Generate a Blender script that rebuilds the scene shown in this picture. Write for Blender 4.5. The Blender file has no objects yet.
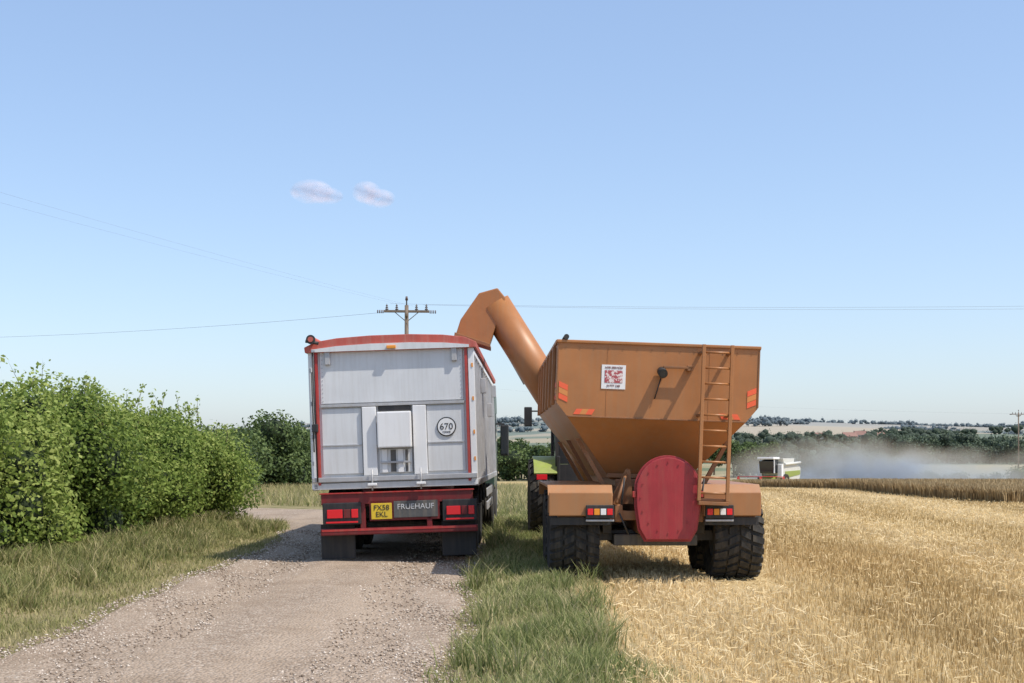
import bpy, bmesh, math, random
import numpy as np
from mathutils import Vector, Matrix, noise as mnoise
random.seed(7); rng=np.random.default_rng(7)
scene=bpy.context.scene
R=math.radians
# ------------------------------------------------------------------ materials
def newmat(name):
    m=bpy.data.materials.new(name); m.use_nodes=True
    nt=m.node_tree; nt.nodes.clear()
    return m,nt
def nd(nt,t,ins=None,**props):
    n=nt.nodes.new(t)
    for k,v in props.items(): setattr(n,k,v)
    if ins:
        for k,v in ins.items():
            if isinstance(v,bpy.types.NodeSocket): nt.links.new(v,n.inputs[k])
            else: n.inputs[k].default_value=v
    return n
def c4(c): return (c[0],c[1],c[2],1.0)
def mixc(nt,f,a,b,blend='MIX'):
    n=nt.nodes.new('ShaderNodeMix'); n.data_type='RGBA'; n.blend_type=blend
    for sock,v in ((n.inputs[0],f),(n.inputs[6],a),(n.inputs[7],b)):
        if isinstance(v,bpy.types.NodeSocket): nt.links.new(v,sock)
        elif isinstance(v,(int,float)): sock.default_value=v
        else: sock.default_value=c4(v)
    return n.outputs[2]
def ramp(nt,f,stops):
    n=nt.nodes.new('ShaderNodeValToRGB'); nt.links.new(f,n.inputs[0])
    el=n.color_ramp.elements
    while len(el)<len(stops): el.new(0.5)
    for e,(p,c) in zip(el,stops):
        e.position=p; e.color=c4(c) if not isinstance(c,(int,float)) else (c,c,c,1)
    return n.outputs[0]
def mth(nt,op,a,b=0.0,clamp=False):
    n=nt.nodes.new('ShaderNodeMath'); n.operation=op; n.use_clamp=clamp
    for i,v in enumerate((a,b)):
        if isinstance(v,bpy.types.NodeSocket): nt.links.new(v,n.inputs[i])
        else: n.inputs[i].default_value=v
    return n.outputs[0]
def finish(nt,shader):
    o=nt.nodes.new('ShaderNodeOutputMaterial'); nt.links.new(shader,o.inputs[0])
def paint(name,col,rough=0.5,metal=0.0,var=0.18,dirt=0.25,scale=3.0,bump=0.0,dirtcol=(0.33,0.26,0.18),low=None):
    m,nt=newmat(name)
    tc=nd(nt,'ShaderNodeTexCoord')
    n1=nd(nt,'ShaderNodeTexNoise',{'Vector':tc.outputs['Object'],'Scale':scale,'Detail':5.0,'Roughness':0.6})
    mp=nd(nt,'ShaderNodeMapping',{'Vector':tc.outputs['Object'],'Scale':(9.0,9.0,0.7)})
    n2=nd(nt,'ShaderNodeTexNoise',{'Vector':mp.outputs[0],'Scale':1.6,'Detail':6.0,'Roughness':0.65})
    dk=tuple(c*(1-var) for c in col); lt=tuple(min(1,c*(1+var*0.6)) for c in col)
    c=mixc(nt,ramp(nt,n1.outputs[0],[(0.3,0.0),(0.7,1.0)]),dk,lt)
    f=mth(nt,'MULTIPLY',ramp(nt,n2.outputs[0],[(0.45,0.0),(0.75,1.0)]),dirt)
    if low:
        sp=nd(nt,'ShaderNodeSeparateXYZ',{0:tc.outputs['Object']})
        mr=nd(nt,'ShaderNodeMapRange',{'Value':sp.outputs[2],'From Min':low[1],'From Max':low[0],'To Min':0.0,'To Max':low[2]})
        f=mth(nt,'ADD',f,mth(nt,'MULTIPLY',mr.outputs[0],n1.outputs[0]),True)
    c=mixc(nt,f,c,dirtcol)
    p=nd(nt,'ShaderNodeBsdfPrincipled',{'Base Color':c,'Metallic':metal})
    r=mth(nt,'ADD',mth(nt,'MULTIPLY',n1.outputs[0],0.25),rough-0.1)
    nt.links.new(r,p.inputs['Roughness'])
    if bump>0:
        b=nd(nt,'ShaderNodeBump',{'Height':n1.outputs[0],'Strength':bump,'Distance':0.02})
        nt.links.new(b.outputs[0],p.inputs['Normal'])
    finish(nt,p.outputs[0]); return m
def foliage(name,dark,mid,light,transl=0.3,gloss=True):
    m,nt=newmat(name)
    at=nd(nt,'ShaderNodeAttribute',attribute_name='tint')
    col=ramp(nt,at.outputs['Fac'],[(0.0,dark),(0.5,mid),(1.0,light)])
    p=nd(nt,'ShaderNodeBsdfPrincipled',{'Base Color':col,'Roughness':0.65,'Specular IOR Level':0.25})
    t=nd(nt,'ShaderNodeBsdfTranslucent',{'Color':col})
    mx=nd(nt,'ShaderNodeMixShader',{0:transl,1:p.outputs[0],2:t.outputs[0]})
    finish(nt,mx.outputs[0]); return m

ORANGE=paint('orange_paint',(0.41,0.165,0.052),0.42,0,0.2,0.32,1.3,0.06,dirtcol=(0.31,0.20,0.11),low=(1.1,2.3,0.5))
ORANGE_D=paint('orange_chassis',(0.29,0.122,0.045),0.55,0,0.3,0.5,4.0,dirtcol=(0.21,0.14,0.08))
WHITE=paint('white_alu',(0.68,0.69,0.70),0.42,0.0,0.07,0.30,1.5,0.05,dirtcol=(0.42,0.39,0.35),low=(1.2,2.0,0.35))
WHITE_B=paint('white_panel',(0.80,0.80,0.80),0.4,0,0.04,0.12,2)
GREY=paint('grey_frame',(0.45,0.45,0.46),0.45,0.2,0.15,0.3,5)
DKGREY=paint('dark_grey',(0.10,0.10,0.10),0.6,0,0.3,0.4,5)
TWIG=paint('twig_bark',(0.10,0.07,0.045),0.85,0,0.3,0.2,5)
BLACK=paint('black_plastic',(0.022,0.022,0.024),0.55,0,0.3,0.25,5,dirtcol=(0.15,0.12,0.09))
RUBBER=paint('tyre_rubber',(0.028,0.027,0.026),0.8,0,0.3,0.45,6,0.3,dirtcol=(0.17,0.135,0.09))
RED=paint('red_tarp',(0.50,0.095,0.07),0.6,0,0.2,0.45,3,0.3,dirtcol=(0.5,0.27,0.21))
REDF=paint('red_frame',(0.46,0.035,0.03),0.45,0,0.2,0.25,4)
REDC=paint('red_chassis',(0.18,0.013,0.015),0.5,0,0.3,0.35,4,dirtcol=(0.14,0.07,0.05))
REDP=paint('red_plate_paint',(0.34,0.026,0.034),0.42,0,0.2,0.3,2.5,0.05,dirtcol=(0.33,0.13,0.09))
YEL=paint('yellow_plate',(0.75,0.52,0.03),0.4,0,0.05,0.15,5)
GREEN=paint('green_paint',(0.27,0.33,0.06),0.4,0,0.15,0.35,4)
CREAM=paint('pale_grey_paint',(0.6,0.6,0.55),0.45,0,0.1,0.2,3)
HAZ=paint('hazard_sticker',(0.85,0.13,0.05),0.5,0,0.05,0.05,3)
HAZ2=paint('hazard_sticker_yellow',(0.65,0.25,0.07),0.5,0,0.05,0.05,3)
WOOD=paint('pole_wood',(0.16,0.12,0.09),0.8,0,0.3,0.3,4)
CERAM=paint('insulator',(0.10,0.06,0.05),0.35,0,0.1,0.1,4)
m,nt=newmat('red_lens'); p=nd(nt,'ShaderNodeBsdfPrincipled',{'Base Color':(0.75,0.02,0.03,1),'Roughness':0.15}); finish(nt,p.outputs[0]); LENS=m
m,nt=newmat('amber_lens'); p=nd(nt,'ShaderNodeBsdfPrincipled',{'Base Color':(0.8,0.3,0.03,1),'Roughness':0.15}); finish(nt,p.outputs[0]); AMBER=m
m,nt=newmat('window_glass'); p=nd(nt,'ShaderNodeBsdfPrincipled',{'Base Color':(0.03,0.035,0.04,1),'Roughness':0.06}); finish(nt,p.outputs[0]); GLASS=m
m,nt=newmat('wire_metal'); p=nd(nt,'ShaderNodeBsdfPrincipled',{'Base Color':(0.18,0.20,0.23,1),'Roughness':0.5}); finish(nt,p.outputs[0]); WIRE=m
m,nt=newmat('sticker'); tc=nd(nt,'ShaderNodeTexCoord')
n=nd(nt,'ShaderNodeTexNoise',{'Vector':tc.outputs['Object'],'Scale':34.0,'Detail':3.0})
col=ramp(nt,n.outputs[0],[(0.46,(0.40,0.08,0.09)),(0.55,(0.75,0.66,0.63))])
p=nd(nt,'ShaderNodeBsdfPrincipled',{'Base Color':col,'Roughness':0.4}); finish(nt,p.outputs[0]); STICK=m

# ------------------------------------------------------------------ mesh helpers
def link(o,parent=None):
    scene.collection.objects.link(o)
    if parent: o.parent=parent
    return o
def empty(name,loc=(0,0,0),rot=(0,0,0),parent=None):
    o=bpy.data.objects.new(name,None); o.location=loc; o.rotation_euler=rot; o.empty_display_size=0.3
    return link(o,parent)
def pm(name,parent,verts,faces,mat,smooth=False,bev=0.0):
    me=bpy.data.meshes.new(name); me.from_pydata([tuple(v) for v in verts],[],faces); me.update()
    bm=bmesh.new(); bm.from_mesh(me); bmesh.ops.recalc_face_normals(bm,faces=bm.faces)
    if bev>0: bmesh.ops.bevel(bm,geom=list(bm.edges),offset=bev,segments=2,affect='EDGES',profile=0.6)
    bm.to_mesh(me); bm.free()
    if smooth:
        for p in me.polygons: p.use_smooth=True
    me.materials.append(mat)
    return link(bpy.data.objects.new(name,me),parent)
def box(name,parent,x0,x1,y0,y1,z0,z1,mat,bev=0.006):
    v=[(x,y,z) for x in (x0,x1) for y in (y0,y1) for z in (z0,z1)]
    f=[(0,1,3,2),(4,6,7,5),(0,4,5,1),(2,3,7,6),(0,2,6,4),(1,5,7,3)]
    b=min(bev,0.3*min(abs(x1-x0),abs(y1-y0),abs(z1-z0)))
    return pm(name,parent,v,f,mat,bev=b)
def prism(name,parent,pts,axis,a0,a1,mat,bev=0.0):
    n=len(pts)
    if axis=='y': v=[(p[0],a0,p[1]) for p in pts]+[(p[0],a1,p[1]) for p in pts]
    elif axis=='x': v=[(a0,p[0],p[1]) for p in pts]+[(a1,p[0],p[1]) for p in pts]
    else: v=[(p[0],p[1],a0) for p in pts]+[(p[0],p[1],a1) for p in pts]
    f=[tuple(range(n)),tuple(range(2*n-1,n-1,-1))]+[(i,(i+1)%n,n+(i+1)%n,n+i) for i in range(n)]
    return pm(name,parent,v,f,mat,bev=bev)
def tube(name,parent,p0,p1,r,mat,seg=16,r2=None):
    p0=Vector(p0);p1=Vector(p1); d=(p1-p0).normalized()
    a=d.orthogonal().normalized(); b=d.cross(a); r2=r if r2 is None else r2
    v=[];
    for i in range(seg):
        t=2*math.pi*i/seg; v.append(p0+(a*math.cos(t)+b*math.sin(t))*r)
    for i in range(seg):
        t=2*math.pi*i/seg; v.append(p1+(a*math.cos(t)+b*math.sin(t))*r2)
    f=[(i,(i+1)%seg,seg+(i+1)%seg,seg+i) for i in range(seg)]+[tuple(range(seg)),tuple(range(2*seg-1,seg-1,-1))]
    o=pm(name,parent,v,f,mat)
    for p in o.data.polygons:
        if len(p.vertices)==4: p.use_smooth=True
    return o
def lathe(name,parent,prof,c,mat,seg=48,extra=None,closed=False):
    v=[];f=[];n=len(prof)
    for i in range(seg):
        t=2*math.pi*i/seg
        for (x,r) in prof: v.append((c[0]+x,c[1]+r*math.cos(t),c[2]+r*math.sin(t)))
    for i in range(seg):
        j=(i+1)%seg
        for k in range(n-1): f.append((i*n+k,i*n+k+1,j*n+k+1,j*n+k))
    if extra:
        for ev,ef in extra:
            b=len(v); v+=ev; f+=[tuple(b+q for q in ff) for ff in ef]
    o=pm(name,parent,v,f,mat)
    if not extra:
        for p in o.data.polygons: p.use_smooth=True
    return o
def wheel(parent,name,c,r,w,tread='road',rim=GREY,rimr=None):
    h=w/2; rr=rimr or r*0.56
    rb=r-(0.035 if tread=='ag' else 0.012)
    prof=[(-h*0.8,rr),(-h*0.97,rr+0.4*(r-rr)),(-h*0.98,rr+0.65*(r-rr)),(-h*0.88,rb-0.02),(-h*0.75,rb)]
    if tread=='road':
        for k in (-0.45,0.0,0.45):
            prof+=[(h*(k-0.05),rb+0.01),(h*(k-0.03),rb-0.012),(h*(k+0.03),rb-0.012),(h*(k+0.05),rb+0.01)]
    prof+=[(h*0.75,rb),(h*0.88,rb-0.02),(h*0.98,rr+0.65*(r-rr)),(h*0.97,rr+0.4*(r-rr)),(h*0.8,rr)]
    extra=[]
    if tread=='ag':
        N=26
        for i in range(N):
            for s in (-1,1):
                t0=2*math.pi*(i+(0.5 if s>0 else 0))/N
                for (u0,u1,k0,k1) in ((0.04,0.42,0.0,0.10),(0.50,0.97,0.13,0.22)):
                    ev=[]
                    dt=2*math.pi/N*0.30
                    for (u,k) in ((u0,k0),(u1,k1)):
                        rt=r-(0.03 if u>0.9 else 0.0)
                        for sg in (-1,1):
                            for rad in (rb-0.03-(0.05 if u>0.9 else 0),rt):
                                t=t0+k+sg*dt
                                ev.append((c[0]+s*h*u,c[1]+rad*math.cos(t),c[2]+rad*math.sin(t)))
                    extra.append((ev,[(0,1,3,2),(4,6,7,5),(0,4,5,1),(2,3,7,6),(0,2,6,4),(1,5,7,3)]))
    lathe(name+'_tyre',parent,prof,c,RUBBER,extra=extra or None)
    sgn=-1 if c[0]<0 else 1
    pr=[(sgn*h*0.8,rr),(sgn*h*0.7,rr*0.93),(sgn*h*0.25,rr*0.85),(sgn*h*0.2,rr*0.5),(sgn*h*0.45,rr*0.45),(sgn*h*0.5,rr*0.2),(sgn*h*0.55,0.001)]
    lathe(name+'_rim',parent,pr,c,rim,seg=32)
    lathe(name+'_rim_back',parent,[(-sgn*h*0.8,rr),(-sgn*h*0.1,rr*0.8),(-sgn*h*0.1,0.001)],c,DKGREY,seg=24)
def text(name,parent,s,loc,size,mat,rot=(math.pi/2,0,0)):
    cu=bpy.data.curves.new(name,'FONT'); cu.body=s; cu.size=size; cu.align_x='CENTER'; cu.align_y='CENTER'; cu.extrude=0.002
    cu.materials.append(mat)
    o=bpy.data.objects.new(name,cu); o.location=loc; o.rotation_euler=rot
    return link(o,parent)
def npmesh(name,V,F,mat,tint=None,parent=None,smooth=False):
    V=np.asarray(V,dtype=np.float32); F=np.asarray(F,dtype=np.int32)
    me=bpy.data.meshes.new(name); k=F.shape[1]
    me.vertices.add(len(V)); me.vertices.foreach_set('co',V.ravel())
    me.loops.add(F.size); me.loops.foreach_set('vertex_index',F.ravel())
    me.polygons.add(len(F)); me.polygons.foreach_set('loop_start',np.arange(0,F.size,k,dtype=np.int32))
    me.polygons.foreach_set('loop_total',np.full(len(F),k,dtype=np.int32))
    if smooth: me.polygons.foreach_set('use_smooth',np.ones(len(F),dtype=bool))
    me.update(calc_edges=True)
    if tint is not None:
        a=me.attributes.new('tint','FLOAT','POINT'); a.data.foreach_set('value',np.asarray(tint,dtype=np.float32))
    me.materials.append(mat); me.validate()
    return link(bpy.data.objects.new(name,me),parent)

# ------------------------------------------------------------------ terrain
HY=[-50,60,100,150,250,400,600,900,1300,1800,2500,3200,4500,7000]
HZ=[0,0,-0.8,-2.6,-5.0,-5.5,-3,3,14,30,55,80,95,60]
def sstep(a,b,x): 
    t=np.clip((x-a)/(b-a),0,1); return t*t*(3-2*t)
def hfun(X,Y):
    X=np.asarray(X,dtype=float);Y=np.asarray(Y,dtype=float)
    z=np.interp(Y,HY,HZ)
    z=z+sstep(250,1800,Y)*(9*np.sin(X/310+1.0)+5*np.sin(X/140+Y/300)+2.0*np.sin(X/61+Y/200))
    z=z+0.22*sstep(-4.7,-6.6,X)*(1-sstep(27,31,Y))
    z=z+0.05*sstep(-0.6,-0.1,X)*(1-sstep(0.6,1.1,X))*(1-sstep(45,70,Y))
    z=z+0.012*np.sin(X*3.1+Y*0.7)*np.sin(Y*1.3)*sstep(0.8,1.2,X)*(1-sstep(45,70,Y))
    return z
ys=np.concatenate([np.linspace(-12,60,110,endpoint=False),np.geomspace(60,7500,170)])
us=np.linspace(-1.3,1.3,260)
XX=us[None,:]*(np.maximum(ys,0)[:,None]*0.95+22); YY=np.repeat(ys[:,None],len(us),1)
ZZ=hfun(XX,YY)
V=np.stack([XX,YY,ZZ],-1).reshape(-1,3)
ni,nj=XX.shape; I,J=np.meshgrid(np.arange(ni-1),np.arange(nj-1),indexing='ij'); a=(I*nj+J).ravel()
F=np.stack([a,a+1,a+nj+1,a+nj],1)
ns=240; sx=rng.uniform(-1,1,ns); sy=rng.uniform(0,1,ns)
SY=150*(4500/150)**sy; SX=sx*SY*0.9
pal=np.array([(0.34,0.27,0.15),(0.38,0.31,0.18),(0.27,0.23,0.12),(0.10,0.13,0.06),(0.085,0.115,0.055),(0.31,0.26,0.155)])
sc=pal[rng.integers(0,6,ns)]
lx=V[:,0]/np.maximum(V[:,1],50); ly=np.log(np.maximum(V[:,1],50))
d=((lx[:,None]-(SX/SY)[None,:])*1.0)**2+((ly[:,None]-np.log(SY)[None,:])*2.4)**2
col=sc[d.argmin(1)]
tan=(V[:,1]>1300)&(V[:,1]<1950)&(V[:,0]/V[:,1]>0.17)&(V[:,0]/V[:,1]<0.38); col[tan]=(0.42,0.335,0.21)
tan=(V[:,1]>390)&(V[:,1]<560)&(V[:,0]>105); col[tan]=(0.42,0.33,0.19)
tan=(V[:,1]>560)&(V[:,1]<1150); col[tan]=(0.11,0.14,0.07)
tan=(V[:,1]>60)&(V[:,1]<330); col[tan]=(0.46,0.34,0.16)
haze=(1-np.exp(-np.maximum(V[:,1]-300,0)/4000))[:,None]; col=col*(1-haze)+np.array((0.29,0.35,0.44))*haze  # aerial haze painted into the field colours, growing with distance
m,nt=newmat('ground_mat')
geo=nd(nt,'ShaderNodeNewGeometry'); sep=nd(nt,'ShaderNodeSeparateXYZ',{0:geo.outputs['Position']})
X_=sep.outputs[0];Y_=sep.outputs[1]
nf=nd(nt,'ShaderNodeTexNoise',{'Vector':geo.outputs['Position'],'Scale':1.3,'Detail':6.0,'Roughness':0.65})
nff=nd(nt,'ShaderNodeTexNoise',{'Vector':geo.outputs['Position'],'Scale':38.0,'Detail':4.0,'Roughness':0.7})
mpA=nd(nt,'ShaderNodeMapping',{'Vector':geo.outputs['Position'],'Scale':(0.9,0.06,1.0),'Rotation':(0,0,R(-4))})
na=nd(nt,'ShaderNodeTexNoise',{'Vector':mpA.outputs[0],'Scale':1.1,'Detail':5.0,'Roughness':0.6})
mpB=nd(nt,'ShaderNodeMapping',{'Vector':geo.outputs['Position'],'Scale':(8.0,0.5,1.0)})
nb=nd(nt,'ShaderNodeTexNoise',{'Vector':mpB.outputs[0],'Scale':1.0,'Detail':4.0,'Roughness':0.7})
st=mixc(nt,ramp(nt,na.outputs[0],[(0.38,0.0),(0.62,1.0)]),(0.38,0.26,0.115),(0.64,0.48,0.25))
st=mixc(nt,mth(nt,'MULTIPLY',ramp(nt,nb.outputs[0],[(0.4,0.0),(0.65,1.0)]),0.4),st,(0.33,0.23,0.11))
st=mixc(nt,mth(nt,'MULTIPLY',ramp(nt,nff.outputs[0],[(0.42,0.0),(0.62,1.0)]),0.4),st,(0.64,0.50,0.28))
gr=mixc(nt,ramp(nt,nf.outputs[0],[(0.38,0.0),(0.62,1.0)]),(0.15,0.15,0.06),(0.34,0.28,0.15))
gr=mixc(nt,mth(nt,'MULTIPLY',nff.outputs[0],0.5),gr,(0.26,0.21,0.12))
dsx=mth(nt,'ADD',X_,mth(nt,'MULTIPLY',nf.outputs[0],1.0))
ms=nd(nt,'ShaderNodeMapRange',{'Value':dsx,'From Min':1.25,'From Max':1.6})
cn=mixc(nt,ms.outputs[0],gr,st)
at=nd(nt,'ShaderNodeAttribute',attribute_name='hazed_field')
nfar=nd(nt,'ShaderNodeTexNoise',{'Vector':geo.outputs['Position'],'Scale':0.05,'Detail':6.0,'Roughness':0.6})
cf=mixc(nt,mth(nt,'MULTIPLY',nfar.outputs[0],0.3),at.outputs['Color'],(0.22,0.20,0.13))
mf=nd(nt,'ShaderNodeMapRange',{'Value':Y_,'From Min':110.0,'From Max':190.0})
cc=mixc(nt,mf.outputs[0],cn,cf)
p=nd(nt,'ShaderNodeBsdfPrincipled',{'Base Color':cc,'Roughness':0.95,'Specular IOR Level':0.1})
b=nd(nt,'ShaderNodeBump',{'Height':nff.outputs[0],'Strength':0.6,'Distance':0.05}); nt.links.new(b.outputs[0],p.inputs['Normal'])
finish(nt,p.outputs[0])
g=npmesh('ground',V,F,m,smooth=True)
ca=g.data.attributes.new('hazed_field','FLOAT_COLOR','POINT'); ca.data.foreach_set('color',np.concatenate([col,np.ones((len(col),1))],1).astype(np.float32).ravel())

# track ------------------------------------------------------------------
def track_edges(Y):
    l=-4.25-0.10*np.sin(Y*0.45)-0.05*np.sin(Y*1.9)-0.075*sstep(18,30,Y)*(Y-18)
    r=-0.45-0.012*np.maximum(Y-9,0)+0.06*np.sin(Y*0.6)+0.04*np.sin(Y*2.3)
    return l,r
cl=[]
YB_=30.0
for Y in np.arange(-8,YB_,0.33):
    l,r=track_edges(Y); cl.append((l,Y,r,Y))
C0=(-13.0,YB_)
l,r=track_edges(YB_)
for t in np.linspace(0.03,1.0,45):
    ang=t*R(84)
    rl=abs(l-C0[0]); rr_=abs(r-C0[0])*(1-0.10*t)
    cl.append((C0[0]+rl*math.cos(ang),C0[1]+rl*math.sin(ang)*0.66,C0[0]+rr_*math.cos(ang),C0[1]+rr_*math.sin(ang)*0.98))
cl=np.array(cl); nc=26
us2=np.linspace(0,1,nc)
TX=cl[:,0:1]*(1-us2)+cl[:,2:3]*us2; TY=cl[:,1:2]*(1-us2)+cl[:,3:4]*us2
prof=0.02*np.sin(us2*math.pi)-0.025*np.exp(-((us2-0.27)/0.08)**2)-0.025*np.exp(-((us2-0.76)/0.08)**2)
TZ=0*TX+0.03+prof[None,:]+0.006*np.sin(TX*5+TY*2.1)
TZ=np.where((us2[None,:]<0.001)|(us2[None,:]>0.999),-0.03,TZ)
V=np.stack([TX,TY,TZ],-1).reshape(-1,3); ni,nj=TX.shape
I,J=np.meshgrid(np.arange(ni-1),np.arange(nj-1),indexing='ij'); a=(I*nj+J).ravel(); F=np.stack([a,a+1,a+nj+1,a+nj],1)
m,nt=newmat('gravel_mat')
geo=nd(nt,'ShaderNodeNewGeometry'); sep=nd(nt,'ShaderNodeSeparateXYZ',{0:geo.outputs['Position']})
vo=nd(nt,'ShaderNodeTexVoronoi',{'Vector':geo.outputs['Position'],'Scale':34.0})
vo2=nd(nt,'ShaderNodeTexVoronoi',{'Vector':geo.outputs['Position'],'Scale':75.0})
n1=nd(nt,'ShaderNodeTexNoise',{'Vector':geo.outputs['Position'],'Scale':0.9,'Detail':6.0,'Roughness':0.65})
mp=nd(nt,'ShaderNodeMapping',{'Vector':geo.outputs['Position'],'Scale':(1.6,0.12,1)})
n2=nd(nt,'ShaderNodeTexNoise',{'Vector':mp.outputs[0],'Scale':1.0,'Detail':4.0})
sv=nd(nt,'ShaderNodeSeparateColor',{0:vo.outputs['Color']}); sv2=nd(nt,'ShaderNodeSeparateColor',{0:vo2.outputs['Color']})
c1=ramp(nt,sv.outputs[0],[(0.0,(0.16,0.115,0.08)),(0.45,(0.34,0.26,0.195)),(0.8,(0.46,0.365,0.285)),(1.0,(0.64,0.56,0.47))])
c2=ramp(nt,sv2.outputs[1],[(0.0,(0.18,0.135,0.095)),(1.0,(0.48,0.385,0.30))])
c=mixc(nt,0.5,c1,c2)
dust=mixc(nt,n1.outputs[0],(0.36,0.27,0.195),(0.48,0.38,0.285))
c=mixc(nt,mth(nt,'ADD',mth(nt,'MULTIPLY',ramp(nt,n2.outputs[0],[(0.4,0.0),(0.62,1.0)]),0.5),0.1),c,dust)
c=mixc(nt,mth(nt,'MULTIPLY',ramp(nt,n1.outputs[0],[(0.35,1.0),(0.5,0.0)]),0.4),c,(0.24,0.175,0.12))
p=nd(nt,'ShaderNodeBsdfPrincipled',{'Base Color':c,'Roughness':0.95,'Specular IOR Level':0.15})
hgt=mth(nt,'ADD',mth(nt,'MULTIPLY',vo.outputs['Distance'],-1.0),mth(nt,'MULTIPLY',n1.outputs[0],0.6))
b=nd(nt,'ShaderNodeBump',{'Height':hgt,'Strength':0.8,'Distance':0.03}); nt.links.new(b.outputs[0],p.inputs['Normal'])
finish(nt,p.outputs[0])
npmesh('gravel_track',V,F,m,smooth=True)
def stones(name,X,Y,Z,S,mat):
    n=len(X); base=np.array([(1,0,0),(0,1,0),(-1,0,0),(0,-1,0),(0,0,1),(0,0,-1)],float)
    ang=rng.uniform(0,6.28,n); v=base[None]*rng.uniform(0.6,1.3,(n,6,1)); v=v*np.array((1,0.75,0.55))
    ca,sa=np.cos(ang)[:,None],np.sin(ang)[:,None]
    vx=v[...,0]*ca-v[...,1]*sa; vy=v[...,0]*sa+v[...,1]*ca
    v=np.stack([vx,vy,v[...,2]],-1)*S[:,None,None]+np.stack([X,Y,Z],-1)[:,None,:]
    f=np.array([(0,1,4),(1,2,4),(2,3,4),(3,0,4),(1,0,5),(2,1,5),(3,2,5),(0,3,5)])
    Fc=(f[None]+6*np.arange(n)[:,None,None]).reshape(-1,3)
    return npmesh(name,v.reshape(-1,3),Fc,mat,tint=np.repeat(rng.uniform(0,1,n),6))
STONE=foliage('stone_mat',(0.19,0.14,0.10),(0.38,0.295,0.225),(0.68,0.60,0.51),0.0)
n=34000; Y=8+20*rng.uniform(0,1,n)**1.6; l,r=track_edges(Y); u=rng.uniform(-0.02,1.03,n)
keep=rng.uniform(0,1,n)<(0.3+0.7*np.clip(1-np.exp(-((u-0.27)/0.1)**2)-np.exp(-((u-0.76)/0.1)**2),0,1)); u=u[keep];Y=Y[keep];l=l[keep];r=r[keep]
X=l+(r-l)*u; stones('loose_gravel',X,Y,0.035+0*X,rng.uniform(0.006,0.017,len(X))*(1+(Y-8)/25),STONE)

# blades -------------------------------------------------------------------
def blades(name,X,Y,H,W,mat,tint,lean=0.4,parent=None):
    n=len(X); Z=hfun(X,Y); a=rng.uniform(0,6.28,n); dx,dy=np.cos(a)*W/2,np.sin(a)*W/2
    b=rng.uniform(0,6.28,n); L=lean*H*rng.uniform(0.2,1,n)
    b0=np.stack([X-dx,Y-dy,Z-0.01],-1); b1=np.stack([X+dx,Y+dy,Z-0.01],-1)
    mx=X+np.cos(b)*L*0.35; my=Y+np.sin(b)*L*0.35
    m0=np.stack([mx-dx*0.8,my-dy*0.8,Z+H*0.6],-1); m1=np.stack([mx+dx*0.8,my+dy*0.8,Z+H*0.6],-1)
    t0=np.stack([X+np.cos(b)*L-dx*0.15,Y+np.sin(b)*L-dy*0.15,Z+H],-1); t1=np.stack([X+np.cos(b)*L+dx*0.15,Y+np.sin(b)*L+dy*0.15,Z+H],-1)
    v=np.stack([b0,b1,m0,m1,t0,t1],1); f=np.array([(0,1,3,2),(2,3,5,4)])
    Fc=(f[None]+6*np.arange(n)[:,None,None]).reshape(-1,4)
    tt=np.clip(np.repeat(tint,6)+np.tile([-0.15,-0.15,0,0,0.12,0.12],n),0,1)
    return npmesh(name,v.reshape(-1,3),Fc,mat,tint=tt,parent=parent)
GRASS=foliage('grass_mat',(0.12,0.155,0.05),(0.28,0.31,0.11),(0.60,0.51,0.29),0.4)
DRY=foliage('dry_grass_mat',(0.14,0.18,0.05),(0.33,0.32,0.13),(0.58,0.48,0.27),0.4)
STRAW=foliage('straw_mat',(0.38,0.26,0.11),(0.66,0.50,0.25),(0.86,0.72,0.46),0.3)
def fn(X,Y,k=1.0): return 0.5+0.25*np.sin(X*2.3*k+1.3*np.sin(Y*1.1*k))+0.25*np.sin(Y*1.7*k+1.7*np.sin(X*1.9*k+2))
n=76000; Y=7.5+32*rng.uniform(0,1,n)**1.35; l,r=track_edges(Y)
b1=0.95-0.01*(Y-9)+0.18*np.sin(Y*0.8)+0.1*np.sin(Y*2.1)
u=rng.normal(0.5,0.30,n); X=(r+0.02)+(b1-r)*u; k=(u>-0.12)&(u<1.25)&(rng.uniform(0,1,n)<0.25+0.75*fn(X,Y,1.7)); X=X[k];Y=Y[k];u=u[k]
c=fn(X,Y,1.7); H=(0.035+0.13*rng.uniform(0,1,len(X))**1.7)*(0.5+0.9*c)*(1-0.5*np.abs(u-0.5))
t=np.clip(0.38+0.35*rng.normal(0,0.55,len(X))+0.45*(1-c)+0.3*(u>0.85),0,1)
tx=[];ty=[]
for i in range(60):
    yy_=random.uniform(9,30); xx_=random.choice([random.uniform(-0.5,0.0),random.uniform(0.5,1.0)]); q=random.randint(40,110)
    tx.append(rng.normal(xx_,0.06,q)); ty.append(rng.normal(yy_,0.08,q))
tx=np.concatenate(tx);ty=np.concatenate(ty)
X=np.concatenate([X,tx]);Y=np.concatenate([Y,ty]);H=np.concatenate([H,rng.uniform(0.12,0.32,len(tx))]);t=np.concatenate([t,np.clip(rng.normal(0.45,0.3,len(tx)),0,1)])
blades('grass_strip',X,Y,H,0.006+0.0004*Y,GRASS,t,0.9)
n=90000; Y=8+24*rng.uniform(0,1,n)**1.2; l,r=track_edges(Y); u=rng.uniform(0,1,n)**0.8; X=(l-0.03+rng.normal(0,0.08,n))-u*3.0
k=(rng.uniform(0,1,n)<0.25+0.75*fn(X,Y,1.3)); X=X[k];Y=Y[k];u=u[k]; c=fn(X,Y,1.3)
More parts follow.
